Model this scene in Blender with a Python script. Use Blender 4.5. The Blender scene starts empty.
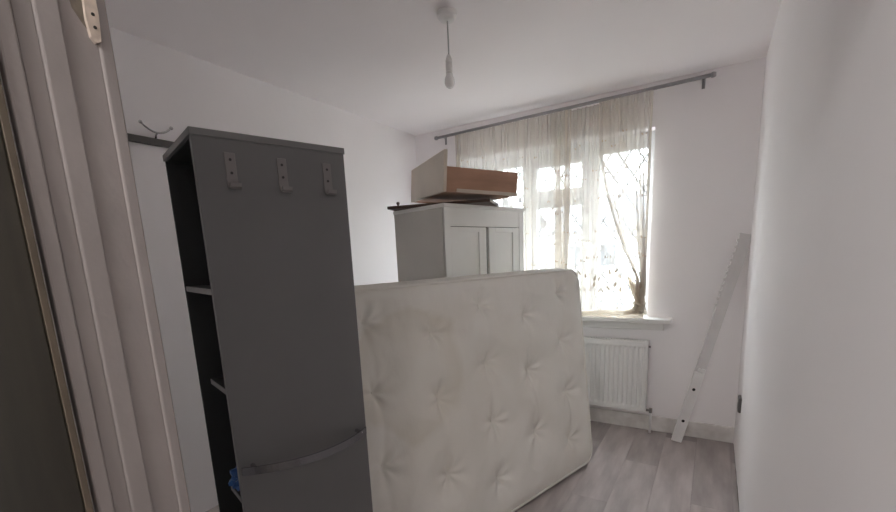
import bpy, bmesh, math, random
from mathutils import Vector, Matrix, noise
random.seed(7)
scene = bpy.context.scene
C = scene.collection
R = math.radians

# ------------------------------------------------------------------ camera
cam_d = bpy.data.cameras.new('camera'); cam = bpy.data.objects.new('camera', cam_d); C.objects.link(cam)
cam_d.sensor_fit = 'HORIZONTAL'; cam_d.sensor_width = 36.0
cam_d.lens = 36.0 * 429.653 / 896.0
cam_d.shift_x = 0.00105; cam_d.shift_y = 0.0897      # the photograph is the top crop of a taller frame
cam_d.clip_start = 0.02
def cam_axes(yaw, pitch, roll):
    fwd = Vector((-math.sin(yaw) * math.cos(pitch), math.cos(yaw) * math.cos(pitch), math.sin(pitch)))
    right = Vector((math.cos(yaw), math.sin(yaw), 0)); up = right.cross(fwd)
    c, s = math.cos(roll), math.sin(roll)
    return c * right + s * up, -s * right + c * up, fwd
r_, u_, w_ = cam_axes(0.558, -0.186, -0.044)
m = Matrix((r_, u_, -w_)).transposed().to_4x4(); m.translation = (2.336, -3.352, 1.345)
cam.matrix_world = m
scene.camera = cam

# ------------------------------------------------------------------ world: overcast sky
SKY = 37.0
world = bpy.data.worlds.new('overcast_sky'); scene.world = world; world.use_nodes = True
nt = world.node_tree; nt.nodes.clear()
tc = nt.nodes.new('ShaderNodeTexCoord'); sp = nt.nodes.new('ShaderNodeSeparateXYZ')
mx = nt.nodes.new('ShaderNodeMath'); mx.operation = 'MAXIMUM'; mx.inputs[1].default_value = 0.0
ma = nt.nodes.new('ShaderNodeMath'); ma.operation = 'MULTIPLY_ADD'; ma.inputs[1].default_value = 0.67 * SKY; ma.inputs[2].default_value = 0.33 * SKY
bg = nt.nodes.new('ShaderNodeBackground'); bg.inputs['Color'].default_value = (0.93, 0.97, 1.0, 1)
wo = nt.nodes.new('ShaderNodeOutputWorld')
L = nt.links.new
L(tc.outputs['Generated'], sp.inputs[0]); L(sp.outputs['Z'], mx.inputs[0]); L(mx.outputs[0], ma.inputs[0])
L(ma.outputs[0], bg.inputs['Strength']); L(bg.outputs[0], wo.inputs['Surface'])
# added fill light in the unseen hallway, brightening the room through the doorway
HALL_W = 20.0
hl = bpy.data.lights.new('hall_fill_light', 'AREA'); hl.shape = 'DISK'; hl.size = 0.34; hl.energy = HALL_W; hl.color = (1.0, 0.965, 0.94)
hlo = bpy.data.objects.new('hall_fill_light', hl); C.objects.link(hlo); hlo.location = (1.78, -3.95, 2.30)
# sampling portal in the window opening (emits nothing itself)
pl = bpy.data.lights.new('window_portal', 'AREA'); pl.shape = 'RECTANGLE'; pl.size = 1.56; pl.size_y = 1.32
po = bpy.data.objects.new('window_portal', pl); C.objects.link(po)
po.location = (1.2, 0.24, 1.49); po.rotation_euler = (R(-90), 0, 0)
pl.cycles.is_portal = True

vs = scene.view_settings
vs.view_transform = 'Standard'; vs.look = 'None'; vs.gamma = 1.0; vs.use_curve_mapping = False
vs.exposure = 0.0
scene.cycles.max_bounces = 16; scene.cycles.diffuse_bounces = 14; scene.cycles.transparent_max_bounces = 24

# ------------------------------------------------------------------ materials
MATS = {}
def mat(name, col, rough=0.6, metal=0.0, var=0.0, scale=8.0, bump=0.0, bscale=60.0, spec=0.5, col2=None, stretch=None):
    if name in MATS: return MATS[name]
    m = bpy.data.materials.new(name); m.use_nodes = True; MATS[name] = m
    n = m.node_tree.nodes; l = m.node_tree.links
    b = n['Principled BSDF']
    b.inputs['Base Color'].default_value = (*col, 1); b.inputs['Roughness'].default_value = rough
    b.inputs['Metallic'].default_value = metal; b.inputs['Specular IOR Level'].default_value = spec
    if var > 0 or col2 or bump > 0:
        t = n.new('ShaderNodeTexCoord'); mp = n.new('ShaderNodeMapping'); l.new(t.outputs['Object'], mp.inputs[0])
        if stretch: mp.inputs['Scale'].default_value = stretch
    if var > 0 or col2:
        nz = n.new('ShaderNodeTexNoise'); nz.inputs['Scale'].default_value = scale; nz.inputs['Detail'].default_value = 5
        l.new(mp.outputs[0], nz.inputs['Vector'])
        cr = n.new('ShaderNodeValToRGB'); cr.color_ramp.elements[0].position = 0.35; cr.color_ramp.elements[1].position = 0.65
        c2 = col2 or tuple(min(1, c * (1 + var)) for c in col)
        c1 = col if col2 else tuple(c * (1 - var) for c in col)
        cr.color_ramp.elements[0].color = (*c1, 1); cr.color_ramp.elements[1].color = (*c2, 1)
        l.new(nz.outputs['Fac'], cr.inputs[0]); l.new(cr.outputs[0], b.inputs['Base Color'])
    if bump > 0:
        nb = n.new('ShaderNodeTexNoise'); nb.inputs['Scale'].default_value = bscale; nb.inputs['Detail'].default_value = 3
        l.new(mp.outputs[0], nb.inputs['Vector'])
        bp = n.new('ShaderNodeBump'); bp.inputs['Strength'].default_value = bump; bp.inputs['Distance'].default_value = 0.01
        l.new(nb.outputs['Fac'], bp.inputs['Height']); l.new(bp.outputs[0], b.inputs['Normal'])
    return m

WALL = mat('white_emulsion', (0.922, 0.896, 0.905), 0.75, var=0.012, scale=1.5, bump=0.06, bscale=25)
CEIL = mat('ceiling_paint', (0.92, 0.885, 0.895), 0.85, var=0.012, scale=1.2, bump=0.05, bscale=20)
GLOSSW = mat('white_gloss_paint', (0.80, 0.79, 0.775), 0.35, var=0.02, scale=6, bump=0.05, bscale=30)
SCUFF = mat('scuffed_skirting_paint', (0.62, 0.585, 0.56), 0.5, scale=9, col2=(0.80, 0.775, 0.755), bump=0.2, bscale=40)
FRAMEP = mat('door_frame_paint', (0.31, 0.278, 0.272), 0.75, var=0.04, scale=7, bump=0.15, bscale=35)
UPVC = mat('white_upvc', (0.80, 0.82, 0.84), 0.3)
LEAD = mat('lead_came', (0.22, 0.23, 0.25), 0.5, metal=0.5)
GREY = mat('grey_laminate', (0.135, 0.135, 0.138), 0.42, var=0.03, scale=5)
GREYE = mat('grey_edge_band', (0.17, 0.17, 0.172), 0.45)
GREYIN = mat('shade_darkened_interior', (0.035, 0.038, 0.039), 0.6)  # shade inside the cabinet is put into this colour
SHELFEDGE = mat('shelf_edge_band', (0.36, 0.36, 0.355), 0.5)
STEEL = mat('brushed_steel', (0.20, 0.19, 0.19), 0.5, metal=0.2)
STEELD = mat('dark_screw', (0.05, 0.05, 0.05), 0.5, metal=0.5)
BARM = mat('grey_metal_bar', (0.20, 0.20, 0.215), 0.25, metal=0.8)
CHROME = mat('chrome', (0.6, 0.6, 0.6), 0.18, metal=1.0)
ROD = mat('grey_curtain_rod', (0.36, 0.36, 0.365), 0.35, metal=0.6)
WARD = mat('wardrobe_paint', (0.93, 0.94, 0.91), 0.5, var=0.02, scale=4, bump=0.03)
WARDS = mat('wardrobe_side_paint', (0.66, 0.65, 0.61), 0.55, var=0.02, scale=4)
GAP = mat('shadow_gap', (0.02, 0.02, 0.02), 0.9)
HARDB = mat('brown_hardboard', (0.42, 0.245, 0.165), 0.6, var=0.1, scale=6, stretch=(1, 1, 4))
DARKB = mat('dark_brown_board', (0.085, 0.05, 0.035), 0.5, var=0.15, scale=10, stretch=(1, 6, 6))
CREAM = mat('cream_drawer_front', (0.66, 0.59, 0.50), 0.5, var=0.04, scale=5)
CREAMS = mat('cream_edge', (0.62, 0.55, 0.47), 0.5)
RADW = mat('radiator_enamel', (0.76, 0.757, 0.745), 0.3)
PLAS = mat('white_plastic', (0.80, 0.79, 0.78), 0.35)
BULB = mat('opal_bulb_glass', (0.90, 0.90, 0.90), 0.12)
BLUE = mat('blue_plastic_bag', (0.03, 0.10, 0.30), 0.3, var=0.3, scale=20)
SOCK = mat('shade_dark_socket', (0.20, 0.19, 0.19), 0.4, metal=0.4)
DOORB = mat('dark_brown_door', (0.032, 0.027, 0.019), 0.45, var=0.25, scale=5, stretch=(6, 6, 0.5))
TAN = mat('bare_tan_wood', (0.115, 0.09, 0.065), 0.6, var=0.15, scale=12, stretch=(4, 4, 0.4))
SPLINT = mat('chipped_cream_wood', (0.55, 0.46, 0.39), 0.7, var=0.15, scale=60)
RAILW = mat('painted_bed_rail', (0.80, 0.785, 0.775), 0.4, var=0.03, scale=10)
RAILG = mat('primed_bed_rail', (0.71, 0.69, 0.685), 0.6, var=0.03, scale=10)
HALLW = mat('hall_wall_paint', (0.80, 0.78, 0.76), 0.8, var=0.02)
DARKGAP = mat('dark_subfloor_gap_shade', (0.03, 0.026, 0.024), 0.9)

def floor_mat(i):
    rnd = random.Random(i * 13 + 5)
    k = [1.0, 0.84, 1.10, 0.92, 1.16][i]
    a = (0.33 * k, 0.29 * k, 0.283 * k); b = (0.46 * k, 0.415 * k, 0.405 * k)
    return mat('grey_oak_laminate_%d' % i, a, 0.5, scale=2.6, col2=b, bump=0.03, bscale=30, stretch=(5, 0.9, 1))
FLOORS = [floor_mat(i) for i in range(5)]

def fabric_mat():
    m = bpy.data.materials.new('mattress_ticking'); m.use_nodes = True
    n = m.node_tree.nodes; l = m.node_tree.links; b = n['Principled BSDF']
    b.inputs['Roughness'].default_value = 0.9; b.inputs['Specular IOR Level'].default_value = 0.15
    t = n.new('ShaderNodeTexCoord')
    n1 = n.new('ShaderNodeTexNoise'); n1.inputs['Scale'].default_value = 2.3; n1.inputs['Detail'].default_value = 6; n1.inputs['Distortion'].default_value = 0.6
    l.new(t.outputs['Object'], n1.inputs['Vector'])
    cr = n.new('ShaderNodeValToRGB'); e = cr.color_ramp.elements
    e[0].position = 0.33; e[0].color = (0.745, 0.72, 0.665, 1); e[1].position = 0.60; e[1].color = (0.785, 0.77, 0.725, 1)
    l.new(n1.outputs['Fac'], cr.inputs[0])
    # faint yellowed ring, a stain with its own outline
    mp = n.new('ShaderNodeMapping'); mp.inputs['Location'].default_value = (-1.36, 0, -0.86); mp.inputs['Scale'].default_value = (1, 0, 1.0)
    l.new(t.outputs['Object'], mp.inputs[0])
    ln = n.new('ShaderNodeVectorMath'); ln.operation = 'LENGTH'; l.new(mp.outputs[0], ln.inputs[0])
    ad = n.new('ShaderNodeMath'); ad.operation = 'MULTIPLY_ADD'; ad.inputs[1].default_value = 0.35; l.new(n1.outputs['Fac'], ad.inputs[0]); l.new(ln.outputs['Value'], ad.inputs[2])
    rg = n.new('ShaderNodeValToRGB'); q = rg.color_ramp.elements
    q[0].position = 0.36; q[0].color = (0.10, 0.10, 0.10, 1); q[1].position = 0.47; q[1].color = (0, 0, 0, 1)
    qq = q.new(0.43); qq.color = (0.32, 0.32, 0.32, 1)
    l.new(ad.outputs[0], rg.inputs[0])
    mxn = n.new('ShaderNodeMix'); mxn.data_type = 'RGBA'; mxn.inputs['B'].default_value = (0.60, 0.55, 0.45, 1)
    l.new(rg.outputs[0], mxn.inputs['Factor']); l.new(cr.outputs[0], mxn.inputs['A']); l.new(mxn.outputs['Result'], b.inputs['Base Color'])
    wv = n.new('ShaderNodeTexNoise'); wv.inputs['Scale'].default_value = 14; wv.inputs['Detail'].default_value = 4
    mp2 = n.new('ShaderNodeMapping'); mp2.inputs['Scale'].default_value = (1.1, 1, 0.7); l.new(t.outputs['Object'], mp2.inputs[0]); l.new(mp2.outputs[0], wv.inputs['Vector'])
    bp = n.new('ShaderNodeBump'); bp.inputs['Strength'].default_value = 0.16; bp.inputs['Distance'].default_value = 0.02
    l.new(wv.outputs['Fac'], bp.inputs['Height']); l.new(bp.outputs[0], b.inputs['Normal'])
    return m
TICK = fabric_mat()
PIPING = mat('mattress_piping', (0.74, 0.72, 0.67), 0.8)
BORDER = mat('mattress_border', (0.66, 0.645, 0.60), 0.9, var=0.05, scale=8, bump=0.1)

def sheer(name, transp, col, refl):
    m = bpy.data.materials.new(name); m.use_nodes = True; n = m.node_tree.nodes; l = m.node_tree.links; n.clear()
    o = n.new('ShaderNodeOutputMaterial'); tr = n.new('ShaderNodeBsdfTransparent'); tl = n.new('ShaderNodeBsdfTranslucent'); df = n.new('ShaderNodeBsdfDiffuse')
    tr.inputs['Color'].default_value = (1, 0.995, 0.985, 1)
    tl.inputs['Color'].default_value = (*col, 1); df.inputs['Color'].default_value = (*col, 1)
    m1 = n.new('ShaderNodeMixShader'); m1.inputs[0].default_value = refl; m2 = n.new('ShaderNodeMixShader'); m2.inputs[0].default_value = 1 - transp
    l.new(tl.outputs[0], m1.inputs[1]); l.new(df.outputs[0], m1.inputs[2]); l.new(tr.outputs[0], m2.inputs[1]); l.new(m1.outputs[0], m2.inputs[2]); l.new(m2.outputs[0], o.inputs['Surface'])
    return m
SHEER = sheer('sheer_voile', 0.42, (0.80, 0.765, 0.715), 0.87)
BUNCH = sheer('bunched_voile', 0.26, (0.76, 0.70, 0.61), 0.60)
HEM = sheer('doubled_voile_hem', 0.20, (0.74, 0.69, 0.62), 0.86)
EMB = sheer('beige_embroidery', 0.03, (0.46, 0.39, 0.31), 0.94)
def glass_mat():
    m = bpy.data.materials.new('window_glass'); m.use_nodes = True; n = m.node_tree.nodes; l = m.node_tree.links; n.clear()
    o = n.new('ShaderNodeOutputMaterial'); tr = n.new('ShaderNodeBsdfTransparent'); g = n.new('ShaderNodeBsdfGlossy'); g.inputs['Roughness'].default_value = 0.02
    tr.inputs['Color'].default_value = (0.93, 0.95, 0.96, 1)
    mm = n.new('ShaderNodeMixShader'); mm.inputs[0].default_value = 0.06
    l.new(tr.outputs[0], mm.inputs[1]); l.new(g.outputs[0], mm.inputs[2]); l.new(mm.outputs[0], o.inputs['Surface']); return m
GLASS = glass_mat()

# ------------------------------------------------------------------ helpers
def props(o, label=None, cat=None, group=None, kind=None):
    if label: o['label'] = label
    if cat: o['category'] = cat
    if group: o['group'] = group
    if kind: o['kind'] = kind
    return o
def obj(name, bm, m, parent=None, smooth=False):
    me = bpy.data.meshes.new(name); bmesh.ops.recalc_face_normals(bm, faces=bm.faces); bm.to_mesh(me); bm.free()
    me.materials.append(m)
    if smooth:
        for p in me.polygons: p.use_smooth = True
    o = bpy.data.objects.new(name, me); C.objects.link(o); o.parent = parent
    return o
def empty(name, loc=(0, 0, 0), rz=0.0, label=None, cat=None, group=None, kind=None):
    o = bpy.data.objects.new(name, None); o.empty_display_size = 0.1; C.objects.link(o); o.location = loc; o.rotation_euler = (0, 0, rz)
    return props(o, label, cat, group, kind)
def add_box(bm, lo, hi, bevel=0.0, M=None):
    g = bmesh.ops.create_cube(bm, size=1.0); v = g['verts']
    for k in v: k.co = Vector([lo[i] + (k.co[i] + 0.5) * (hi[i] - lo[i]) for i in range(3)])
    if bevel > 0:
        es = list({e for k in v for e in k.link_edges})
        r = bmesh.ops.bevel(bm, geom=es, offset=bevel, segments=2, affect='EDGES', profile=0.5)
        v = list({x for f in r['faces'] for x in f.verts} | {x for x in v if x.is_valid})
    if M is not None:
        for k in v: k.co = M @ k.co
    return v
def box(name, lo, hi, m, parent=None, bevel=0.0, M=None):
    bm = bmesh.new(); add_box(bm, lo, hi, bevel, M); return obj(name, bm, m, parent)
def tube_rings(bm, pts, radii, seg=10, closed=False, caps=True, squash=None):
    pts = [Vector(p) for p in pts]; n = len(pts); rings = []
    ref = Vector((0, 0, 1))
    for i, p in enumerate(pts):
        a = pts[(i - 1) % n] if closed or i > 0 else p; b = pts[(i + 1) % n] if closed or i < n - 1 else p
        t = (b - a).normalized()
        if abs(t.dot(ref)) > 0.95: x = t.cross(Vector((1, 0, 0))).normalized()
        else: x = t.cross(ref).normalized()
        y = x.cross(t).normalized(); rr = radii[i] if hasattr(radii, '__len__') else radii
        sx, sy = squash or (1, 1)
        rings.append([bm.verts.new(p + x * math.cos(2 * math.pi * k / seg) * rr * sx + y * math.sin(2 * math.pi * k / seg) * rr * sy) for k in range(seg)])
    for i in range(n if closed else n - 1):
        A, B = rings[i], rings[(i + 1) % n]
        for k in range(seg): bm.faces.new((A[k], A[(k + 1) % seg], B[(k + 1) % seg], B[k]))
    if caps and not closed:
        bm.faces.new(rings[0][::-1]); bm.faces.new(rings[-1])
def tube(name, pts, radii, m, parent=None, seg=10, closed=False, squash=None):
    bm = bmesh.new(); tube_rings(bm, pts, radii, seg, closed, True, squash); return obj(name, bm, m, parent, True)
def lathe(name, prof, m, parent=None, seg=24, axis_loc=(0, 0, 0)):
    bm = bmesh.new(); ax = Vector(axis_loc); rings = []
    for r, z in prof: rings.append([bm.verts.new(ax + Vector((r * math.cos(2 * math.pi * k / seg), r * math.sin(2 * math.pi * k / seg), z))) for k in range(seg)])
    for A, B in zip(rings, rings[1:]):
        for k in range(seg): bm.faces.new((A[k], A[(k + 1) % seg], B[(k + 1) % seg], B[k]))
    bm.faces.new(rings[0]); bm.faces.new(rings[-1]); bmesh.ops.remove_doubles(bm, verts=bm.verts, dist=1e-6)
    return obj(name, bm, m, parent, True)
def disc(bm, c, axis, r, h, seg=10):
    axis = Vector(axis).normalized(); c = Vector(c); tube_rings(bm, [c, c + axis * h], r, seg)

# ------------------------------------------------------------------ setting
W, H, YF = 2.519, 2.4, -3.037          # right wall, ceiling height, inner face of the door wall
OX0, OX1, OZ0, OZ1 = 0.45, 1.945, 0.82, 2.125   # window opening

# floor: subfloor + planks
sub = box('floor', (-0.1, -3.145, -0.06), (W + 0.1, 0.1, -0.013), DARKGAP); props(sub, kind='structure')
pw, plen = 0.192, 1.26
plank_mesh = {}
row = 0; x = 0.0
while x < W - 0.002:
    x1 = min(x + pw, W)
    y = -3.10 - [0.0, 0.78, 0.36, 1.02, 0.55][row % 5]
    while y < 0:
        a, b = max(y, -3.10), min(y + plen, -0.002)
        if b - a > 0.02:
            key = (round(x1 - x, 3), round(b - a, 3), (row * 7 + int(y * 10)) % 5)
            if key not in plank_mesh:
                bm = bmesh.new(); add_box(bm, (0.0004, 0.0004, -0.012), (x1 - x - 0.0004, b - a - 0.0004, 0.0), 0.0004)
                me = bpy.data.meshes.new('plank'); bm.to_mesh(me); bm.free(); me.materials.append(FLOORS[key[2]]); plank_mesh[key] = me
            o = bpy.data.objects.new('plank', plank_mesh[key]); C.objects.link(o); o.parent = sub; o.location = (x, a, 0)
        y += plen
    x += pw; row += 1

ceil = box('ceiling', (-0.12, -3.145, H), (W + 0.12, 0.25, H + 0.1), CEIL); props(ceil, kind='structure')
wl = box('wall_left', (-0.12, -3.145, -0.06), (0.0, 0.25, H), WALL); props(wl, kind='structure')
# right wall: ragged plaster edge where the skirting was taken off
bm = bmesh.new(); rng = random.Random(3); top = []; bot = []; N = 150
for i in range(N + 1):
    yy = -3.10 + 3.10 * i / N
    zz = 0.004 + 0.012 * max(0, noise.noise(Vector((yy * 9, 0.3, 2.0)))) + 0.022 * max(0, noise.noise(Vector((yy * 3.1, 4.3, 1.0))) - 0.1)
    top.append(bm.verts.new((W, yy, H))); bot.append(bm.verts.new((W, yy, zz)))
topb = [bm.verts.new((W + 0.10, v.co.y, H)) for v in top]; botb = [bm.verts.new((W + 0.10, v.co.y, v.co.z)) for v in bot]
for i in range(N):
    bm.faces.new((top[i], top[i + 1], bot[i + 1], bot[i])); bm.faces.new((bot[i], bot[i + 1], botb[i + 1], botb[i])); bm.faces.new((topb[i], topb[i + 1], botb[i + 1], botb[i]))
wr = obj('wall_right', bm, WALL); props(wr, kind='structure')
rg = box('gap_shade_strip', (W + 0.012, -3.10, -0.012), (W + 0.09, 0.0, 0.05), DARKGAP, wr)  # dark strip behind the ragged edge stands in for shade in the gap
# back wall with opening
bm = bmesh.new()
add_box(bm, (-0.0, 0, -0.06), (OX0, 0.25, H)); add_box(bm, (OX1, 0, -0.06), (W + 0.1, 0.25, H))
add_box(bm, (OX0, 0, -0.06), (OX1, 0.25, OZ0)); add_box(bm, (OX0, 0, OZ1), (OX1, 0.25, H))
wb = obj('wall_back', bm, WALL); props(wb, kind='structure')
# wall with the doorway (in front of the camera's feet)
DX0, DX1, YH, DZ = 1.585, 2.44, -3.145, 2.03
bm = bmesh.new()
add_box(bm, (0, YH, -0.06), (DX0, YF, H)); add_box(bm, (DX1, YH, -0.06), (W, YF, H)); add_box(bm, (DX0, YH, DZ), (DX1, YF, H))
wf = obj('wall_front', bm, WALL); props(wf, kind='structure')
# hallway shell behind the doorway
bm = bmesh.new()
add_box(bm, (0.7, -4.6, -0.06), (W + 0.1, YH, -0.012)); hf = obj('floor_hall', bm, DARKB); props(hf, kind='structure')
hc = box('ceiling_hall', (0.6, -4.7, H), (W + 0.2, YH, H + 0.1), HALLW); props(hc, kind='structure')
h1 = box('wall_hall_left', (0.6, -4.7, -0.06), (0.7, YH, H), HALLW); props(h1, kind='structure')
h2 = box('wall_hall_right', (W + 0.1, -4.7, -0.06), (W + 0.2, YH, H), HALLW); props(h2, kind='structure')
h3 = box('wall_hall_back', (0.7, -4.7, -0.06), (W + 0.1, -4.6, H), HALLW); props(h3, kind='structure')

# skirting boards
bl = box('baseboard_back', (0.0, -0.018, 0.0), (W, 0.0, 0.112), SCUFF, bevel=0.004); props(bl, kind='structure')
# batten behind the curtain rod
tb = box('trim_1', (0.20, -0.016, 2.352), (2.30, 0.0, 2.385), WALL, bevel=0.003); props(tb, kind='structure')

# door lining: left jamb with its steps, one child per moulding
door = empty('door_1', (0, 0, 0), kind='structure')
box('architrave', (1.515, YF - 0.001, 0), (1.600, YF + 0.016, 2.10), FRAMEP, door, 0.003)
box('jamb', (1.570, YF - 0.040, 0), (1.596, YF, DZ), FRAMEP, door, 0.002)
box('door_stop', (1.575, YF - 0.066, 0), (1.6005, YF - 0.0385, DZ), FRAMEP, door, 0.003)
box('rebate', (1.565, YF - 0.086, 0), (1.5955, YF - 0.066, DZ), FRAMEP, door, 0.001)
box('hall_architrave', (1.50, YF - 0.106, 0), (1.601, YF - 0.087, 2.10), FRAMEP, door, 0.003)
box('jamb', (2.438, YF - 0.108, 0), (2.456, YF, DZ), FRAMEP, door, 0.002)
box('lintel', (1.596, YF - 0.108, DZ - 0.025), (2.438, YF, DZ), FRAMEP, door, 0.002)
# torn hinge seat at the top of the jamb
hg = empty('hinge', (0, 0, 0)); hg.parent = door
bm = bmesh.new(); rng = random.Random(5)
outline = [(0, 0.0), (0.004, -0.006), (0.009, -0.003), (0.011, 0.03), (0.010, 0.075), (0.006, 0.12), (0.001, 0.12), (-0.001, 0.06), (-0.002, 0.02)]
f = [bm.verts.new((1.603, YF - 0.010 + a * 1.2, 1.655 + b)) for a, b in outline]; b_ = [bm.verts.new((1.594, v.co.y, v.co.z)) for v in f]
bm.faces.new(f); bm.faces.new(b_[::-1])
for i in range(len(f)): bm.faces.new((f[i], f[(i + 1) % len(f)], b_[(i + 1) % len(f)], b_[i]))
obj('hinge_leaf', bm, SPLINT, hg)
for zz in (1.668, 1.684, 1.71):
    bm = bmesh.new(); disc(bm, (1.6028, YF - 0.004, zz), (1, 0, 0), 0.0022, 0.0012, 8); obj('screw', bm, STEELD, hg)
bm = bmesh.new()
pp = [(-0.028, 0.12), (-0.030, 0.06), (-0.024, 0.022), (-0.016, 0.008), (-0.010, 0.0), (-0.010, 0.12)]
f = [bm.verts.new((1.5968, YF + a, 1.664 + b)) for a, b in pp]; b_ = [bm.verts.new((1.5945, v.co.y, v.co.z)) for v in f]
bm.faces.new(f); bm.faces.new(b_[::-1])
for i in range(len(f)): bm.faces.new((f[i], f[(i + 1) % len(f)], b_[(i + 1) % len(f)], b_[i]))
obj('bare_wood_patch', bm, mat('bare_dark_wood', (0.16, 0.135, 0.11), 0.8, var=0.3, scale=40), hg)
# dark door leaf swung back into the hall
dl = empty('door_2', (1.606, -3.150, 0.008), R(0.0), kind='structure')
box('door_leaf', (-0.040, -0.76, 0), (0.0, -0.008, 1.99), DOORB, dl, 0.003)
box('edge_lipping', (-0.040, -0.008, 0), (0.001, 0.0, 1.99), TAN, dl, 0.001)
for lo, hi in (((0.0, -0.66, 0.15), (0.004, -0.10, 0.88)), ((0.0, -0.66, 1.02), (0.004, -0.10, 1.85))):
    box('door_panel', lo, hi, DOORB, dl, 0.002)

# window
sill = empty('window_sill', kind='structure')
box('sill_board', (0.32, -0.12, 0.822), (2.107, 0.10, 0.850), GLOSSW, sill, 0.006)
box('apron', (0.38, -0.030, 0.758), (2.06, 0.0, 0.821), GLOSSW, sill, 0.006)
win = empty('window_1', kind='structure')
FY0, FY1 = 0.085, 0.145
def bar(name, x0, x1, z0, z1, y0=FY0, y1=FY1): return box(name, (x0, y0, z0), (x1, y1, z1), UPVC, win, 0.005)
bar('frame', OX0, OX0 + 0.055, 0.85, OZ1); bar('frame', OX1 - 0.05, OX1, 0.85, OZ1)
bar('frame', OX0 + 0.055, OX1 - 0.05, 0.85, 0.915); bar('frame', OX0 + 0.055, OX1 - 0.05, 2.02, OZ1)
bar('mullion', 0.975, 1.065, 0.915, 2.02); bar('mullion', 1.485, 1.58, 0.915, 2.02)
bar('transom', 1.065, 1.485, 1.715, 1.775)
# inner sashes of the opening lights
for (x0, x1, z0, z1) in ((1.065, 1.485, 0.915, 1.715), (1.065, 1.485, 1.775, 2.02)):
    s = empty('sash'); s.parent = win; t = 0.035
    bm = bmesh.new()
    add_box(bm, (x0, 0.070, z0), (x0 + t, 0.13, z1)); add_box(bm, (x1 - t, 0.070, z0), (x1, 0.13, z1))
    add_box(bm, (x0 + t, 0.070, z0), (x1 - t, 0.13, z0 + t)); add_box(bm, (x0 + t, 0.070, z1 - t), (x1 - t, 0.13, z1)); obj('sash_frame', bm, UPVC, s)
def pane(x0, x1, z0, z1, dx, dz):
    p = box('pane', (x0, 0.112, z0), (x1, 0.118, z1), GLASS, win)
    bm = bmesh.new(); r = 0.0060
    # diamond lattice clipped to the pane
    def seg(p0, p1):
        if (Vector(p1) - Vector(p0)).length < 0.015: return
        tube_rings(bm, [(p0[0], 0.1095, p0[1]), (p1[0], 0.1095, p1[1])], r, 4)
    k = dz / dx; n = int(((z1 - z0) / k + (x1 - x0)) / dx) + 2
    for i in range(-n, n + 1):
        for sgn in (1, -1):
            xb = (x0 + i * dx) if sgn > 0 else (x1 - i * dx)       # x at z0
            # line z = z0 + sgn*k*(x-xb)
            ts = []
            for xx in (x0, x1): ts.append((xx, z0 + sgn * k * (xx - xb)))
            for zz in (z0, z1): ts.append((xb + sgn * (zz - z0) / k, zz))
            ins = sorted({(round(a, 5), round(b, 5)) for a, b in ts if x0 - 1e-6 <= a <= x1 + 1e-6 and z0 - 1e-6 <= b <= z1 + 1e-6})
            if len(ins) >= 2: seg(ins[0], ins[-1])
    obj('lead_lattice', bm, LEAD, p)
pane(OX0 + 0.05, 0.98, 0.91, 2.025, 0.135, 0.20)
pane(1.575, OX1 - 0.045, 0.91, 2.025, 0.135, 0.20)
pane(1.095, 1.455, 0.945, 1.685, 0.12, 0.18)
pane(1.095, 1.455, 1.805, 1.99, 0.12, 0.18)
bm = bmesh.new(); add_box(bm, (1.455, 0.048, 1.20), (1.478, 0.071, 1.24), 0.003); add_box(bm, (1.460, 0.040, 1.11), (1.473, 0.052, 1.225), 0.003); obj('window_handle', bm, UPVC, win)

# ------------------------------------------------------------------ grey hall cabinet
cw, cd, ch = 0.376, 0.321, 1.65
cab = empty('hall_cabinet', (1.327, -2.773, 0), R(73.09), 'tall dark grey laminate hall cabinet with three coat hooks on its front', 'cabinet')
t = 0.016
# local: x along the hook panel, y back, z up. Open on the x=0 side.
box('front_panel', (0.0, 0.0, 0.0), (cw, t, ch - t), GREY, cab, 0.001)
box('edge_band', (-0.0008, 0.0005, 0.0), (0.0, t - 0.0005, ch - t), GREYE, cab)
box('back_panel', (0.0, cd - 0.008, 0.0), (cw - 0.002, cd, ch - t), GREYIN, cab, 0.001)
box('side_panel', (cw - t, t, 0.0), (cw, cd - 0.008, ch - t), GREYIN, cab, 0.001)
box('top_panel', (-0.004, -0.003, ch - t), (cw + 0.002, cd, ch), GREYE, cab, 0.001)
box('top_shade_sheet', (0.004, t, ch - t - 0.003), (cw - t, cd - 0.008, ch - t), GREYIN, cab)  # thin dark sheet added as the shade under the top
box('bottom_panel', (0.0, t, 0.04), (cw - t, cd - 0.008, 0.056), GREYIN, cab, 0.001)
for z, dep in ((1.283, cd - 0.010), (1.030, 0.175), (0.728, 0.125)):
    s = box('shelf', (0.004, t, z - 0.008), (cw - t, dep, z + 0.006), GREYIN, cab, 0.001)
    box('shelf_edge', (0.002, t, z - 0.008), (0.004, dep, z + 0.006), SHELFEDGE if z > 1.2 else GREYE, s)
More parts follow.
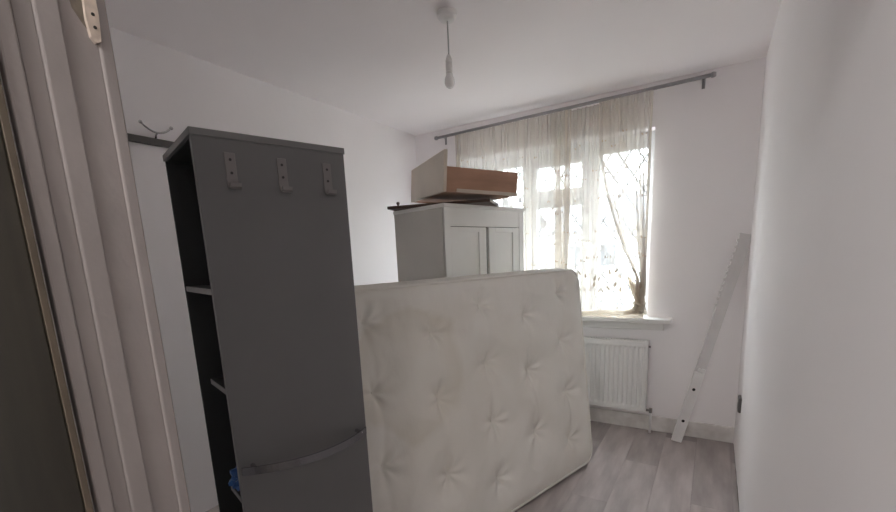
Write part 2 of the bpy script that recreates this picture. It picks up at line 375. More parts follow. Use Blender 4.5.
for hx in (0.075, 0.197, 0.320):
    hk = empty('coat_hook'); hk.parent = cab; hk.location = (hx, 0, 1.522); hw = 0.0122
    bm = bmesh.new(); add_box(bm, (-hw, -0.003, 0.018), (hw, 0.0, 0.082), 0.0014); obj('hook_plate', bm, STEEL, hk)
    # the strap bends out from the panel and turns up into a short lip
    prof = [(0.0, 0.026), (-0.001, 0.012), (-0.004, 0.004), (-0.010, 0.0), (-0.019, 0.0), (-0.022, 0.003), (-0.023, 0.011)]
    bm = bmesh.new(); rows = []
    for k, (yy, zz) in enumerate(prof):
        a = prof[max(0, k - 1)]; b = prof[min(len(prof) - 1, k + 1)]; dv = Vector((0, b[0] - a[0], b[1] - a[1])).normalized(); nn = Vector((0, dv.z, -dv.y)) * 0.0015
        p = Vector((0, yy - 0.0015, zz))
        rows.append([bm.verts.new(p + nn + Vector((-hw, 0, 0))), bm.verts.new(p + nn + Vector((hw, 0, 0))), bm.verts.new(p - nn + Vector((hw, 0, 0))), bm.verts.new(p - nn + Vector((-hw, 0, 0)))])
    for A, B in zip(rows, rows[1:]):
        for k in range(4): bm.faces.new((A[k], A[(k + 1) % 4], B[(k + 1) % 4], B[k]))
    bm.faces.new(rows[0]); bm.faces.new(rows[-1][::-1]); obj('hook_lip', bm, STEEL, hk)
    for zz in (0.036, 0.066):
        bm = bmesh.new(); disc(bm, (0, -0.003, zz), (0, -1, 0), 0.0032, 0.0012, 10); obj('screw', bm, STEELD, hk)
# bowed rail across the lower front
rail = empty('bowed_rail'); rail.parent = cab
bm = bmesh.new(); rows = []; NB = 28
for i in range(NB + 1):
    u = i / NB; xx = 0.004 + u * (cw - 0.010); yy = -0.010 - 0.060 * (1 - (2 * u - 1) ** 2)
    rows.append([bm.verts.new((xx, yy - 0.0015, 0.812)), bm.verts.new((xx, yy - 0.0015, 0.834)), bm.verts.new((xx, yy + 0.0015, 0.834)), bm.verts.new((xx, yy + 0.0015, 0.812))])
for A, B in zip(rows, rows[1:]):
    for k in range(4): bm.faces.new((A[k], A[(k + 1) % 4], B[(k + 1) % 4], B[k]))
bm.faces.new(rows[0]); bm.faces.new(rows[-1][::-1]); obj('rail_strip', bm, BARM, rail, False)
for xx in (0.034, cw - 0.034):
    bm = bmesh.new(); disc(bm, (xx, 0.0, 0.828), (0, -1, 0), 0.006, 0.026, 12); obj('rail_post', bm, CHROME, rail)
# blue bag inside
bm = bmesh.new(); bmesh.ops.create_icosphere(bm, subdivisions=4, radius=1.0)
for v in bm.verts:
    d = v.co.normalized(); k = 1 + 0.35 * noise.noise(d * 2.3) + 0.22 * noise.noise(d * 6.0) + 0.1 * noise.noise(d * 14)
    v.co = Vector((d.x * 0.055 * k, d.y * 0.036 * k, max(-0.026, d.z * 0.034 * k)))
bag = obj('plastic_bag', bm, BLUE, None, False); bag.matrix_world = cab.matrix_basis @ Matrix.Translation((0.056, 0.074, 0.7605)) @ Matrix.Diagonal((1.05, 1.25, 1.25, 1)) @ Matrix.Translation((0, 0, 0.0055))
props(bag, 'crumpled blue plastic bag on a low shelf inside the grey cabinet', 'bag')

# coat rail on the left wall
cr = empty('coat_rail', (0, -2.62, 1.915), 0, 'dark grey coat rail with a chrome double hook on the left wall', 'coat rack')
box('rail_board', (0.0, 0.0, 0.009), (0.020, 0.80, 0.041), mat('dark_rail_board', (0.11, 0.105, 0.10), 0.5), cr, 0.002)
hk = empty('double_hook'); hk.parent = cr
pts = [Vector((0.035, 0.362 + 0.135 * u, 0.064 + 0.034 * (2 * u - 1) ** 2)) for u in [i / 14 for i in range(15)]]
tube('hook_arm', pts, 0.0045, CHROME, hk, 8)
for p in (pts[0], pts[-1]):
    bm = bmesh.new(); bmesh.ops.create_icosphere(bm, subdivisions=2, radius=0.0085, matrix=Matrix.Translation(p)); obj('hook_knob', bm, CHROME, hk, True)
tube('hook_stem', [(0.035, 0.4295, 0.064), (0.018, 0.4295, 0.056), (0.011, 0.4295, 0.040)], 0.0045, CHROME, hk, 8)

# ------------------------------------------------------------------ mattress
ML, MH, MT = 1.70, 1.212, 0.21
B0 = Vector((1.741, -0.706, 0.0)); d_ = Vector((-0.284, -0.959, 0)).normalized(); n_ = Vector((-0.959, 0.284, 0)).normalized()
th = R(6.0); up = (math.cos(th) * Vector((0, 0, 1)) + math.sin(th) * n_).normalized(); bk = d_.cross(up).normalized()
if bk.dot(n_) < 0: bk = -bk
mt = empty('mattress', (0, 0, 0), 0, 'stained off-white button-tufted mattress standing on its long side on the floor', 'mattress')
MM = Matrix((d_, bk, up)).transposed().to_4x4(); MM.translation = B0 + Vector((0, 0, MT * math.sin(th) * 1.0))
mt.matrix_world = MM
# local: x along length (0 = far end), y = depth into the mattress (0 = visible face), z = height
tufts = []
for c in range(6):
    xx = 0.216 + 0.324 * c
    if xx > ML - 0.1: break
    for zz in ((0.20, 0.50, 0.805, 1.085) if c % 2 == 0 else (0.35, 0.70, 1.00)): tufts.append((xx, zz))
def rounded(u, v, rad=0.085):
    # square -> rounded rectangle
    x, z = u * ML, v * MH
    cx = min(max(x, rad), ML - rad); cz = min(max(z, rad), MH - rad)
    dx, dz = x - cx, z - cz
    if dx and dz:
        mxx = max(abs(dx), abs(dz)); l = math.hypot(dx, dz); s = mxx / l
        x, z = cx + dx * s, cz + dz * s
    return x, z
def edge_dist(u, v): return min(u * ML, (1 - u) * ML, v * MH, (1 - v) * MH)
def face_depth(x, z, e, sgn):
    puff = 0.030 * (1 - math.exp(-e / 0.06))
    dp = 0
    for tx, tz in tufts:
        r = math.hypot(x - tx, z - tz)
        if r < 0.5: dp += 0.030 * math.exp(-(r / 0.10) ** 2) + 0.030 * math.exp(-(math.hypot((x - tx) * 1.5, (z - tz) * 0.75) / 0.026) ** 1.2) + 0.006 * math.exp(-(r / 0.09) ** 2) * math.sin(6 * math.atan2(z - tz, x - tx) + tx * 7 + tz * 11) * min(1, r / 0.03)
    # creases hanging between tufts of one column
    for k in range(5):
        tx = 0.216 + 0.324 * k
        if abs(x - tx) < 0.12 and 0.15 < z < 1.2: dp += 0.0065 * (0.45 + noise.noise(Vector((k * 3.1, z * 4, 0)))) * math.exp(-((x - tx - 0.012 * math.sin(z * 9 + k)) / 0.016) ** 2)
    wr = 0.007 * noise.noise(Vector((x * 3, z * 3, sgn))) + 0.006 * noise.noise(Vector((x * 9 + z * 4, z * 6, 3))) + 0.0035 * noise.noise(Vector((x * 26, z * 7, 8))) * max(0, min(1, (z - 0.9) * 4)) + 0.004 * (1 - abs(noise.noise(Vector((x * 5 - z * 2, z * 6 + x, 5))) * 2))
    return puff - dp * min(1, e / 0.05) + wr * min(1, e / 0.05)
NU, NV = 260, 186
def face_bm(front):
    bm = bmesh.new(); g = []
    for j in range(NV + 1):
        rowv = []
        for i in range(NU + 1):
            u, v = i / NU, j / NV; x, z = rounded(u, v); e = edge_dist(u, v)
            dpt = face_depth(x, z, e, 1.0 if front else 5.0)
            zz = z + (0.0 if front else 0.022 * (v))
            rowv.append(bm.verts.new((x, (-dpt if front else MT + dpt), zz)))
        g.append(rowv)
    for j in range(NV):
        for i in range(NU): bm.faces.new((g[j][i], g[j][i + 1], g[j + 1][i + 1], g[j + 1][i]))
    return bm
top_face = obj('quilted_face', face_bm(True), TICK, mt, True)
obj('underside', face_bm(False), TICK, mt, True)
def outline(rad=0.085, n=10, lift=0.0):
    pts = []
    for cx, cz, a0 in ((ML - rad, rad, -90), (ML - rad, MH - rad, 0), (rad, MH - rad, 90), (rad, rad, 180)):
        for k in range(n + 1):
            a = R(a0 + 90 * k / n); pts.append((cx + rad * math.cos(a), cz + rad * math.sin(a)))
    # subdivide the straight runs
    out = []
    for i, p in enumerate(pts):
        q = pts[(i + 1) % len(pts)]; out.append(p); l = math.hypot(q[0] - p[0], q[1] - p[1]); m_ = int(l / 0.06)
        for k in range(1, m_): out.append((p[0] + (q[0] - p[0]) * k / m_, p[1] + (q[1] - p[1]) * k / m_))
    return out
ol = outline(); bm = bmesh.new(); rings = []
for j in range(9):
    f = j / 8; bulge = 0.012 * math.sin(math.pi * f); rr = []
    for (x, z) in ol:
        ox, oz = x - ML / 2, z - MH / 2; s = 1 + 0
        nx = max(-1, min(1, (ox / (ML / 2)) ** 9)); nz = max(-1, min(1, (oz / (MH / 2)) ** 9))
        rr.append(bm.verts.new((x + nx * bulge, f * MT, z + (nz * bulge if nz > 0 else 0) + 0.022 * f * z / MH)))
    rings.append(rr)
for A, B in zip(rings, rings[1:]):
    for k in range(len(ol)): bm.faces.new((A[k], A[(k + 1) % len(ol)], B[(k + 1) % len(ol)], B[k]))
obj('border', bm, BORDER, mt, True)
tube('piping', [(x, -0.002, z) for x, z in ol], 0.0065, PIPING, mt, 8, True)
tube('piping', [(x, MT + 0.002, z + 0.022 * z / MH) for x, z in ol], 0.0065, PIPING, mt, 8, True)
btn = None
for tx, tz in tufts:
    e = min(tx, ML - tx, tz, MH - tz); dep = -face_depth(tx, tz, e, 1.0)
    if btn is None:
        bm = bmesh.new(); bmesh.ops.create_icosphere(bm, subdivisions=2, radius=0.007)
        for v in bm.verts: v.co.y *= 0.4
        btn = obj('button', bm, mat('tuft_button', (0.52, 0.49, 0.42), 0.9), top_face, True); o = btn
    else:
        o = btn.copy(); C.objects.link(o); o.parent = top_face
    o.location = (tx, dep - 0.001, tz)
# ------------------------------------------------------------------ wardrobe
wa, wbp = Vector((1.086, -1.327)), Vector((1.266, -0.649)); ww = (wbp - wa).length; wdp = 0.44; wh = 1.62
wrot = math.atan2(wbp.y - wa.y, wbp.x - wa.x)
wd = empty('wardrobe', (wa.x, wa.y, 0), wrot, 'white painted two-door wardrobe behind the upright mattress', 'wardrobe')
# local: x along the front, y back, z up
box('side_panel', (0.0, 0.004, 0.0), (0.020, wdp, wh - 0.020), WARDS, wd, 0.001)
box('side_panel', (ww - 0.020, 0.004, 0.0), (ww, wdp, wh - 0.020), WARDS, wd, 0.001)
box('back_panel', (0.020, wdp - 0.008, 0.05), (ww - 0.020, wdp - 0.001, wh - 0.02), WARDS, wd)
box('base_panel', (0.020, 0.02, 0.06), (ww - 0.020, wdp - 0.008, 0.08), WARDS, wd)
box('plinth', (0.020, 0.004, 0.0), (ww - 0.020, 0.022, 0.06), WARD, wd, 0.001)
box('top_panel', (-0.008, -0.012, wh - 0.020), (ww + 0.008, wdp, wh), WARD, wd, 0.003)
box('top_rail', (0.045, 0.0, wh - 0.118), (ww - 0.045, 0.018, wh - 0.020), WARD, wd, 0.001)
box('stile', (0.0, -0.002, 0.0), (0.045, 0.018, wh - 0.020), WARD, wd, 0.0015)
box('stile', (ww - 0.045, -0.002, 0.0), (ww, 0.018, wh - 0.020), WARD, wd, 0.0015)
box('inner_shadow_board', (0.045, 0.019, 0.08), (ww - 0.045, 0.024, wh - 0.118), GAP, wd)
dw = (ww - 0.09 - 0.028) / 2
for k in range(2):
    x0 = 0.047 + k * (dw + 0.024); x1 = x0 + dw; z0, z1 = 0.065, wh - 0.122; fr = 0.062
    dd = empty('door'); dd.parent = wd
    bm = bmesh.new()
    add_box(bm, (x0, 0.0, z0), (x0 + fr, 0.018, z1), 0.0015); add_box(bm, (x1 - fr, 0.0, z0), (x1, 0.018, z1), 0.0015)
    add_box(bm, (x0 + fr, 0.0, z1 - fr * 0.45), (x1 - fr, 0.018, z1), 0.0015); add_box(bm, (x0 + fr, 0.0, z0), (x1 - fr, 0.018, z0 + fr), 0.0015)
    obj('door_frame', bm, WARD, dd)
    box('door_panel', (x0 + fr - 0.004, 0.009, z0 + fr - 0.004), (x1 - fr + 0.004, 0.014, z1 - fr * 0.45 + 0.004), WARD, dd)
    kx = x1 - 0.03 if k == 0 else x0 + 0.03
    bm = bmesh.new(); disc(bm, (kx, 0.0, 0.85), (0, -1, 0), 0.013, 0.022, 12); obj('knob', bm, WARD, dd, True)

# brown board lying on the wardrobe
bd = empty('loose_board', (0.706, -1.331, wh + 0.001), R(16.0), 'thin dark brown board lying on top of the white wardrobe', 'board')
box('board', (0.0, 0.0, 0.0), (0.60, 0.30, 0.016), DARKB, bd, 0.001)
lathe('dowel', [(0.006, 0.0), (0.006, 0.012), (0.0095, 0.016), (0.0095, 0.024), (0.005, 0.028)], DARKB, bd, 12, (0.045, 0.06, 0.016))
# drawer lying on the board
def Rm(a, b, c): return Matrix.Rotation(a, 3, 'Z') @ Matrix.Rotation(b, 3, 'X') @ Matrix.Rotation(c, 3, 'Y')
DM = Rm(0.854, 0.049, 0.064).to_4x4(); DM.translation = (1.154, -1.403, 1.664)
dr = empty('drawer', label='loose drawer with cream front and brown sides on top of the wardrobe', cat='drawer'); dr.matrix_world = DM
FL, FH, SL, SH = 0.728, 0.201, 0.396, 0.122
box('drawer_front', (-0.018, 0.0, 0.0), (0.0, FL, FH), CREAM, dr, 0.002)
box('drawer_side', (0.0, 0.004, 0.0), (SL, 0.016, SH), HARDB, dr, 0.001)
box('drawer_side', (0.0, FL - 0.016, 0.0), (SL, FL - 0.004, SH), HARDB, dr, 0.001)
box('drawer_back', (SL - 0.012, 0.016, 0.004), (SL, FL - 0.016, SH), HARDB, dr, 0.001)
box('drawer_bottom', (0.0, 0.016, 0.008), (SL - 0.012, FL - 0.016, 0.013), HARDB, dr)
box('runner', (0.055, -0.002, 0.001), (SL + 0.001, 0.004, 0.018), CREAMS, dr, 0.001)

# ------------------------------------------------------------------ radiator
rad = empty('radiator', (1.20, 0, 0), 0, 'white ribbed panel radiator on the wall below the window', 'radiator')
RX, RZ0, RZ1, RY = 0.773, 0.158, 0.690, -0.098
bm = bmesh.new(); n = int(RX / 0.0333); prof = []
xx = 0.012
prof.append((0.004, 0.0)); prof.append((xx, 0.0))
stp = (RX - 0.024) / n
for i in range(n):
    a = xx + i * stp; prof += [(a + stp * 0.30, 0.0), (a + stp * 0.42, 0.007), (a + stp * 0.88, 0.007), (a + stp, 0.0)]
prof.append((RX - 0.004, 0.0))
levels = [(RZ0, 0.0, 0.006), (RZ0 + 0.006, 0.0, 0.0), (RZ0 + 0.035, 0.0, 0.0), (RZ0 + 0.055, 1.0, 0.0), (RZ1 - 0.060, 1.0, 0.0), (RZ1 - 0.040, 0.0, 0.0), (RZ1 - 0.014, 0.0, 0.0), (RZ1 - 0.008, 0.0, 0.006)]
grid = [[bm.verts.new((px, RY + py * k + off, z)) for px, py in prof] for z, k, off in levels]
for A, B in zip(grid, grid[1:]):
    for k in range(len(prof) - 1): bm.faces.new((A[k], A[k + 1], B[k + 1], B[k]))
obj('front_panel', bm, RADW, rad, False)
bm = bmesh.new(); add_box(bm, (0.004, RY + 0.014, RZ0), (RX - 0.004, RY + 0.020, RZ1 - 0.01)); add_box(bm, (0.004, -0.044, RZ0), (RX - 0.004, -0.036, RZ1 - 0.01)); obj('convector', bm, RADW, rad)
bm = bmesh.new(); add_box(bm, (0.0, RY + 0.002, RZ1 - 0.010), (RX, RY + 0.010, RZ1), 0.002); add_box(bm, (0.0, -0.046, RZ1 - 0.010), (RX, -0.036, RZ1), 0.002)
k = 0.01
while k < RX - 0.01: add_box(bm, (k, RY + 0.010, RZ1 - 0.006), (k + 0.006, -0.046, RZ1 - 0.002)); k += 0.018
obj('top_grille', bm, RADW, rad)
for x0 in (0.0, RX - 0.004): box('side_cover', (x0, RY + 0.004, RZ0 + 0.004), (x0 + 0.004, -0.036, RZ1 - 0.004), RADW, rad, 0.001)
bm = bmesh.new(); disc(bm, (RX, -0.067, RZ1 - 0.045), (1, 0, 0), 0.007, 0.012); obj('bleed_plug', bm, STEEL, rad)
vv = empty('valve'); vv.parent = rad
bm = bmesh.new(); disc(bm, (RX, -0.067, 0.172), (1, 0, 0), 0.009, 0.030); disc(bm, (RX + 0.030, -0.067, 0.155), (0, 0, 1), 0.011, 0.034); obj('valve_body', bm, STEEL, vv)
tube('pipe', [(RX + 0.030, -0.067, 0.155), (RX + 0.030, -0.067, 0.001)], 0.0085, PLAS, vv, 10)
for bx in (0.12, RX - 0.12): box('bracket', (bx, -0.036, 0.30), (bx + 0.03, -0.001, 0.55), RADW, rad)

# ------------------------------------------------------------------ curtain rod and curtains
def rodz(x): return 2.319 + (x - 0.281) * (2.343 - 2.319) / (2.253 - 0.281)
rd = empty('curtain_rod', label='thin grey metal curtain rod above the window', cat='curtain rod')
tube('pole', [(0.285, -0.08, rodz(0.285)), (2.25, -0.08, rodz(2.25))], 0.0115, ROD, rd, 12)
for xa, s in ((0.285, -1), (2.25, 1)):
    tube('finial', [(xa, -0.08, rodz(xa)), (xa + s * 0.012, -0.08, rodz(xa)), (xa + s * 0.026, -0.08, rodz(xa))], [0.016, 0.017, 0.012], ROD, rd, 12)
for xa in (0.33, 1.277, 2.21):
    bm = bmesh.new(); z = rodz(xa); tube_rings(bm, [(xa, -0.017, z), (xa, -0.08, z)], 0.006, 8); add_box(bm, (xa - 0.009, -0.021, z - 0.050), (xa + 0.009, -0.0165, z + 0.020), 0.001)
    obj('bracket', bm, ROD, rd, True)
def folds(u, v, seed, width):
    p = seed * 1.7; n1, n2, n3 = 42 * width, 15 * width, 6.5 * width
    w = 0.25 * math.sin(3.1 * v + seed) * v
    y = 0.010 * (1 - 0.75 * min(1, v * 2.2)) * math.sin(2 * math.pi * n1 * u + p + 2 * math.sin(9 * u))
    y += (0.004 + 0.013 * min(1, v * 1.6)) * math.sin(2 * math.pi * (n2 * u + w) + 2.1 * p + 1.3 * math.sin(7 * u + p))
    y += (0.002 + 0.011 * v) * math.sin(2 * math.pi * (n3 * u - 0.6 * w) + 0.7 * p)
    return y
ZB = 0.862
def pleat(u, v, seed, width):
    # sideways swing of the folds, so that some pleats lie over their neighbours
    p = seed * 1.7; w = 0.25 * math.sin(3.1 * v + seed) * v
    ph = 2 * math.pi * (15 * width * u + w) + 2.1 * p + 1.3 * math.sin(7 * u + p)
    k = 0.5 + 1.1 * noise.noise(Vector((u * width * 7, seed * 5.3, v * 0.4)))
    e = min(1.0, u * width / 0.05, (1 - u) * width / 0.05)
    return 0.0185 * max(0.0, k) * e * min(1, 0.25 + v * 1.6) * math.sin(2 * ph) + 0.0045 * e * (1 - min(1, v * 2.0)) * math.sin(2 * (2 * math.pi * 42 * width * u + p + 2 * math.sin(9 * u)))
def cloth(name, m, parent, fx, seed, nu, nv, width, v0=0.0, v1=1.0, zb=ZB, ymid=-0.078):
    bm = bmesh.new(); g = []
    for j in range(nv + 1):
        v = v0 + (v1 - v0) * j / nv; rr = []
        for i in range(nu + 1):
            u = i / nu; x = fx(u, v) + pleat(u, v, seed, width); z = rodz(x) - 0.013 - v * (rodz(x) - 0.013 - zb)
            rr.append(bm.verts.new((x, ymid + folds(u, v, seed, width), z)))
        g.append(rr)
    for j in range(nv):
        for i in range(nu): bm.faces.new((g[j][i], g[j][i + 1], g[j + 1][i + 1], g[j + 1][i]))
    return obj(name, bm, m, parent, True)
def fxl(u, v): return 0.455 + u * 0.955 + 0.02 * v * math.sin(5 * u)
def fxr(u, v): return 1.275 + u * (0.525 - 0.03 * v) + 0.015 * v * math.sin(6 * u + 1)
def fxs(u, v):
    s = max(0.0, min(1, (v - 0.10) / 0.72)); s = s * s * (3 - 2 * s) * 0.35 + s ** 2.6 * 0.65
    x0 = 1.60 + (1.935 - 1.60) * u; x1 = 1.875 + 0.062 * u
    return x0 + (x1 - x0) * s
cl = empty('sheer_curtain', label='sheer beige curtain hanging straight over the left of the window', cat='curtain')
cloth('sheer_panel', SHEER, cl, fxl, 1.0, 420, 60, 0.955, ymid=-0.083)
cr2 = empty('sheer_curtain', label='sheer embroidered curtain knotted at the right end of the sill', cat='curtain')
cloth('sheer_panel', SHEER, cr2, fxr, 2.3, 220, 60, 0.50, ymid=-0.052)
cloth('gathered_fold', SHEER, cr2, fxs, 4.1, 200, 60, 0.335, 0.0, 0.90, ymid=-0.088)
# turned side hems
def side_hem(parent, fx, seed, width, ymid, u0, wid, v1=1.0):
    bm = bmesh.new(); g = []
    for j in range(61):
        v = v1 * j / 60; xa = fx(u0, v) + pleat(u0, v, seed, width); y = ymid + folds(u0, v, seed, width) - 0.003; rr = []
        for k in range(5):
            x = xa + wid * k / 4; z = rodz(x) - 0.013 - v * (rodz(x) - 0.013 - ZB); rr.append(bm.verts.new((x, y + 0.005 * math.sin(k * 1.6 + v * 5), z)))
        g.append(rr)
    for A, B in zip(g, g[1:]):
        for k in range(4): bm.faces.new((A[k], A[k + 1], B[k + 1], B[k]))
    obj('side_hem', bm, HEM, parent, True)
side_hem(cl, fxl, 1.0, 0.955, -0.083, 1.0, -0.045); side_hem(cl, fxl, 1.0, 0.955, -0.083, 0.0, 0.035)
side_hem(cr2, fxr, 2.3, 0.50, -0.052, 0.0, 0.045); side_hem(cr2, fxs, 4.1, 0.335, -0.088, 0.0, 0.022, 0.88); side_hem(cr2, fxs, 4.1, 0.335, -0.088, 1.0, -0.018, 0.95)
# knotted bundle at the right of the sill: twisted folds pulled together, then spreading on the sill
bm = bmesh.new(); rk = random.Random(21)
for k in range(11):
    a = k / 10.0; ph = rk.uniform(0, 6.28)
    ctrl = [Vector((1.815 + 0.115 * a, -0.088 + rk.uniform(-.012, .012), 1.13 + rk.uniform(-.03, .05))), Vector((1.855 + 0.072 * a, -0.090 + 0.016 * math.sin(ph), 1.03)),
            Vector((1.880 + 0.046 * a, -0.090 + 0.018 * math.cos(ph), 0.965)), Vector((1.862 + 0.070 * a, -0.092 + 0.018 * math.sin(ph + 1), 0.915)),
            Vector((1.80 + 0.125 * a + rk.uniform(-.02, .02), -0.090 + 0.026 * math.sin(ph + 2), 0.878 + rk.uniform(0, .012)))]
    pts = []; rad_ = []
    for q in range(4):
        for f in range(5):
            tt = f / 5; p0, p1, p2, p3 = ctrl[max(0, q - 1)], ctrl[q], ctrl[q + 1], ctrl[min(4, q + 2)]
            pts.append(0.5 * ((2 * p1) + (p2 - p0) * tt + (2 * p0 - 5 * p1 + 4 * p2 - p3) * tt * tt + (3 * p1 - p0 - 3 * p2 + p3) * tt ** 3))
            g = (q + tt) / 4; rad_.append((0.007 + 0.010 * g + 0.003 * noise.noise(Vector((k * 3.0, g * 6, 0)))))
    pts.append(ctrl[-1]); rad_.append(0.010)
    tube_rings(bm, pts, rad_, 8)
tube_rings(bm, [Vector((1.900 + 0.036 * math.cos(t_ * 0.7), -0.092 + 0.028 * math.sin(t_ * 0.7), 0.955 + 0.012 * math.sin(t_ * 1.4))) for t_ in range(9)], 0.010, 8, closed=True)
obj('knot', bm, BUNCH, cr2, True)
# hem swagged along the sill up to the knot
bm = bmesh.new(); NS, SG = 90, 18; rings = []
for i in range(NS + 1):
    u = i / NS; x = 1.33 + u * 0.60; rx = 0.020 + 0.014 * u ** 2; rz = 0.019 + 0.014 * u ** 2.5
    if u > 0.9: rx *= 1 - (u - 0.9) * 4; rz *= 1 - (u - 0.9) * 4
    rr = []
    for k in range(SG):
        a = 2 * math.pi * k / SG; w = 1 + 0.22 * noise.noise(Vector((x * 14, math.cos(a) * 1.5, math.sin(a) * 1.5))) + 0.10 * math.sin(5 * a + x * 30)
        rr.append(bm.verts.new((x, -0.080 + rx * w * math.cos(a), max(0.8515, 0.8515 + rz + rz * w * math.sin(a)))))
    rings.append(rr)
for A, B in zip(rings, rings[1:]):
    for k in range(SG): bm.faces.new((A[k], A[(k + 1) % SG], B[(k + 1) % SG], B[k]))
bm.faces.new(rings[0]); bm.faces.new(rings[-1][::-1]); obj('swagged_hem', bm, BUNCH, cr2, True)
# embroidered leaves: a border of upright leaves low down, scattered sprigs above
def leaf(bm, x, y, z, ln, wd_, ang):
    ca, sa = math.cos(ang), math.sin(ang); ring = []
    for px, pz in ((0, 0), (0.5, 0.3), (0.42, 0.65), (0, 1), (-0.42, 0.65), (-0.5, 0.3)):
        a, b = px * wd_, pz * ln; ring.append(bm.verts.new((x + a * ca - b * sa, y, z + a * sa + b * ca)))
    bm.faces.new(ring)
def embroider(parent, fx, seed, width, ymid, n):
    bm = bmesh.new(); rn = random.Random(int(seed * 10))
    for i in range(n):
        u = (i + 0.5 + rn.uniform(-0.2, 0.2)) / n
        for v, ln, wd_, pr in ((rn.uniform(0.86, 0.90), 0.050, 0.017, 1), (rn.uniform(0.79, 0.84), 0.050, 0.016, 0.7), (rn.uniform(0.70, 0.76), 0.026, 0.011, 0.45), (rn.uniform(0.56, 0.64), 0.022, 0.011, 0.4), (rn.uniform(0.42, 0.50), 0.022, 0.011, 0.35), (rn.uniform(0.28, 0.36), 0.022, 0.011, 0.35), (rn.uniform(0.15, 0.23), 0.022, 0.011, 0.35)):
            if rn.random() > pr: continue
            x = fx(u, v) + pleat(u, v, seed, width); z = rodz(x) - 0.013 - v * (rodz(x) - 0.013 - ZB); y = ymid + folds(u, v, seed, width) - 0.006
            leaf(bm, x, y, z, ln, wd_, rn.uniform(-0.7, 0.7))
            if ln < 0.04: leaf(bm, x + 0.012, y, z + 0.004, ln * 0.7, wd_ * 0.8, rn.uniform(-1.5, -0.5))
    o = obj('embroidery', bm, EMB, parent); o['kind'] = 'stuff'
embroider(cl, fxl, 1.0, 0.955, -0.083, 26)
embroider(cr2, fxr, 2.3, 0.50, -0.052, 15)
embroider(cr2, fxs, 4.1, 0.335, -0.088, 5)

# ------------------------------------------------------------------ pendant lamp
pd = empty('pendant_lamp', (1.262, -1.513, H), 0, 'white ceiling pendant with a bare unlit bulb on a short flex', 'lamp')
lathe('ceiling_rose', [(0.0, 0.0), (0.043, 0.0), (0.044, -0.004), (0.044, -0.018), (0.041, -0.021), (0.034, -0.022), (0.034, -0.030), (0.030, -0.034), (0.010, -0.036), (0.0, -0.036)], PLAS, pd, 32)
tube('flex', [(0, 0, -0.030), (0.001, 0, -0.10), (0, 0, -0.185)], 0.0033, mat('grey_flex', (0.5, 0.5, 0.5), 0.5), pd, 8)
lathe('lamp_holder', [(0.0, -0.172), (0.007, -0.172), (0.010, -0.180), (0.0135, -0.190), (0.0155, -0.196), (0.0155, -0.202), (0.0125, -0.2025), (0.0125, -0.206), (0.0150, -0.2065), (0.0150, -0.236), (0.0125, -0.2365), (0.0125, -0.240), (0.0150, -0.2405), (0.0150, -0.250), (0.0, -0.250)], PLAS, pd, 24)
bp = lathe('bulb', [(0.0, -0.246), (0.0125, -0.246), (0.0135, -0.254), (0.018, -0.263), (0.0215, -0.273), (0.0225, -0.283), (0.021, -0.294), (0.016, -0.303), (0.009, -0.308), (0.0, -0.309)], BULB, pd, 24)

# ------------------------------------------------------------------ leaning bed rail
P0 = Vector((2.186, -0.165, 0.0)); P1 = Vector((2.497, -0.022, 1.385)); ax = (P1 - P0).normalized()
vz = Vector((0, 0, 1)); across = Vector((1.0, 0.30, 0.0)); across = (across - ax * across.dot(ax)).normalized(); th_ = ax.cross(across).normalized()
if th_.y > 0: th_ = -th_
RM = Matrix((across, ax, th_)).transposed().to_4x4(); RM.translation = P0 + Vector((0, 0, 0.012))
rl = empty('bed_rail', label='pale wooden bed rail with bolt holes leaning into the room corner', cat='bed rail'); rl.matrix_world = RM
# local: x across, y up along the rail, z toward the room
RLn = (P1 - P0).length
bm = bmesh.new(); left = []; y = 0.02
pts = [(-0.034, 0.02)]
y = 0.62
pts.append((-0.030, y)); y = 0.95
while y < RLn - 0.05:
    pts += [(-0.032, y), (-0.042, y + 0.004), (-0.042, y + 0.018), (-0.032, y + 0.022)]; y += 0.042
pts.append((-0.038, RLn)); pts.append((0.036, RLn)); pts.append((0.026, 0.02))
a = [bm.verts.new((x, yy, -0.002)) for x, yy in pts]; b = [bm.verts.new((x, yy, -0.020)) for x, yy in pts]
bm.faces.new(a); bm.faces.new(b[::-1])
for i in range(len(a)): bm.faces.new((a[i], a[(i + 1) % len(a)], b[(i + 1) % len(a)], b[i]))
obj('rail_board', bm, RAILG, rl)
bk_ = box('end_block', (-0.038, 0.0, -0.001), (0.026, 0.505, 0.016), RAILW, rl, 0.003)
for yy in (0.155, 0.385):
    bm = bmesh.new(); disc(bm, (-0.008, yy, 0.0162), (0, 0, 1), 0.010, 0.0015, 14); obj('bolt_hole', bm, GAP, bk_)
bm = bmesh.new(); disc(bm, (-0.006, 0.52, -0.002), (0, 0, 1), 0.012, 0.014, 12); add_box(bm, (0.004, 0.505, -0.001), (0.026, 0.535, 0.012), 0.003); obj('bracket', bm, PLAS, rl)

# wall socket on the right wall; dark colour stands in for its shaded edge
so = empty('wall_socket', (W, -0.394, 0.406), 0, 'small shade-darkened socket plate low on the right wall', 'socket')
box('back_box', (-0.012, -0.043, -0.043), (0.0, 0.043, 0.043), SOCK, so, 0.002)
box('face_plate', (-0.016, -0.040, -0.040), (-0.012, 0.040, 0.040), SOCK, so, 0.002)
box('rocker', (-0.020, -0.010, 0.010), (-0.016, 0.004, 0.030), PLAS, so, 0.001)

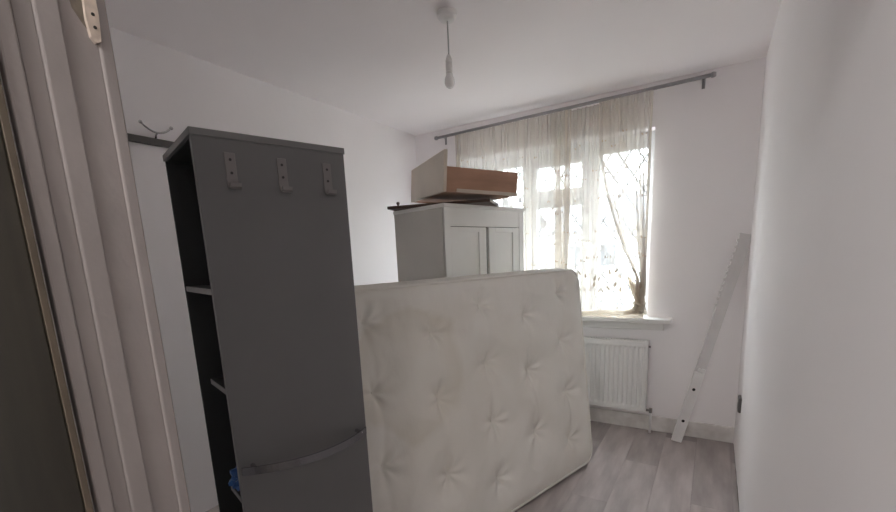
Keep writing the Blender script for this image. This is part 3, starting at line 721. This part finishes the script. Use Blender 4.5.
# ------------------------------------------------------------------ outside
GZ = -0.55
gr = box('ground', (-40, 0.3, GZ - 0.2), (45, 70, GZ), mat('street_ground', (0.20, 0.20, 0.19), 0.9, var=0.15, scale=0.5)); props(gr, kind='structure')
BRICKW = mat('pale_render', (0.42, 0.42, 0.41), 0.9, var=0.05, scale=1.0); ROOF = mat('slate_roof', (0.14, 0.15, 0.17), 0.8, var=0.1, scale=2)
DGL = mat('dark_house_glass', (0.05, 0.06, 0.07), 0.1)
def house(x0, x1, y0, y1, eaves, ridge, label):
    hs = empty('house', (x0, y0, GZ), 0, label, 'house'); w, d = x1 - x0, y1 - y0
    bm = bmesh.new(); pr_ = [(0, 0), (d, 0), (d, eaves), (d / 2, ridge - 0.15), (0, eaves)]
    A = [bm.verts.new((0, p, q)) for p, q in pr_]; B = [bm.verts.new((w, p, q)) for p, q in pr_]
    bm.faces.new(A); bm.faces.new(B[::-1])
    for i in range(5): bm.faces.new((A[i], A[(i + 1) % 5], B[(i + 1) % 5], B[i]))
    obj('walls', bm, BRICKW, hs)
    bm = bmesh.new(); tt = 0.15; k = (ridge - eaves) / (d / 2); o_ = 0.35
    q = [(-o_, eaves - o_ * k), (d / 2, ridge), (d + o_, eaves - o_ * k), (d + o_, eaves - o_ * k + tt), (d / 2, ridge + tt), (-o_, eaves - o_ * k + tt)]
    A = [bm.verts.new((-0.2, p, z)) for p, z in q]; B = [bm.verts.new((w + 0.2, p, z)) for p, z in q]
    for F in ((0, 1, 4, 5), (1, 2, 3, 4)):
        bm.faces.new([A[i] for i in F]); bm.faces.new([B[i] for i in F[::-1]])
    for i in range(6): bm.faces.new((A[i], A[(i + 1) % 6], B[(i + 1) % 6], B[i]))
    rf = obj('roof', bm, ROOF, hs)
    box('chimney', (w * 0.45, d / 2 - 0.35, ridge - 0.4), (w * 0.45 + 0.9, d / 2 + 0.35, ridge + 1.0), BRICKW, rf)
    for fx_ in (0.12, 0.58):
        for z in ((0.9, 2.2), (3.3, 4.4)):
            if z[1] < eaves:
                wn = box('window', (w * fx_, -0.04, z[0]), (w * fx_ + w * 0.28, 0.02, z[1]), UPVC, hs); box('window_pane', (w * fx_ + 0.08, -0.06, z[0] + 0.08), (w * fx_ + w * 0.28 - 0.08, -0.04, z[1] - 0.08), DGL, wn)
    box('front_door', (w * 0.45, -0.05, 0.0), (w * 0.45 + 0.95, 0.02, 2.1), UPVC, hs)
house(-16.0, -7.5, 19, 26, 3.0, 5.0, 'pale house with slate roof seen through the left part of the sheer curtain')
house(-5.8, 3.5, 21, 28, 3.0, 4.9, 'pale house with slate roof seen through the middle of the sheer curtain')
# a bare tree
BARK = mat('tree_bark', (0.10, 0.09, 0.08), 0.9, var=0.2, scale=5)
tr = empty('bare_tree', (-3.0, 8.2, GZ), 0, 'bare branching tree outside the window behind the sheer curtain', 'tree')
tube('trunk', [(0, 0, 0), (0.05, 0, 1.0), (0.0, 0.05, 1.9), (0.05, 0, 2.6)], [0.11, 0.09, 0.075, 0.06], BARK, tr, 8)
rn = random.Random(11)
def limb(p, d, ln, r, depth, bm):
    pts = [p]; q = p.copy(); dd = d.copy()
    for k in range(4):
        dd = (dd + Vector((rn.uniform(-.25, .25), rn.uniform(-.25, .25), rn.uniform(-.1, .2)))).normalized(); q = q + dd * ln / 4; pts.append(q.copy())
        if depth > 0 and k > 0:
            for _ in range(2): limb(q.copy(), (dd + Vector((rn.uniform(-.9, .9), rn.uniform(-.9, .9), rn.uniform(-.2, .6)))).normalized(), ln * 0.6, r * 0.55, depth - 1, bm)
    tube_rings(bm, pts, [r * (1 - 0.7 * i / 4) for i in range(5)], 4)
for k in range(6):
    bm = bmesh.new(); a = k * 1.05; limb(Vector((0.03, 0, 1.6 + 0.18 * k)), Vector((math.cos(a), math.sin(a), 0.8)).normalized(), 1.1, 0.04, 2, bm); obj('branch', bm, BARK, tr)

# ------------------------------------------------------------------ body added around the hall fill light
hb = empty('added_fill_lamp', (1.78, -3.95, H), 0, 'added round fill lamp in the unseen hallway outside the door', 'lamp')
lathe('added_lamp_body', [(0.0, 0.0), (0.20, 0.0), (0.20, -0.05), (0.185, -0.07), (0.18, -0.07), (0.0, -0.06)], PLAS, hb, 32)
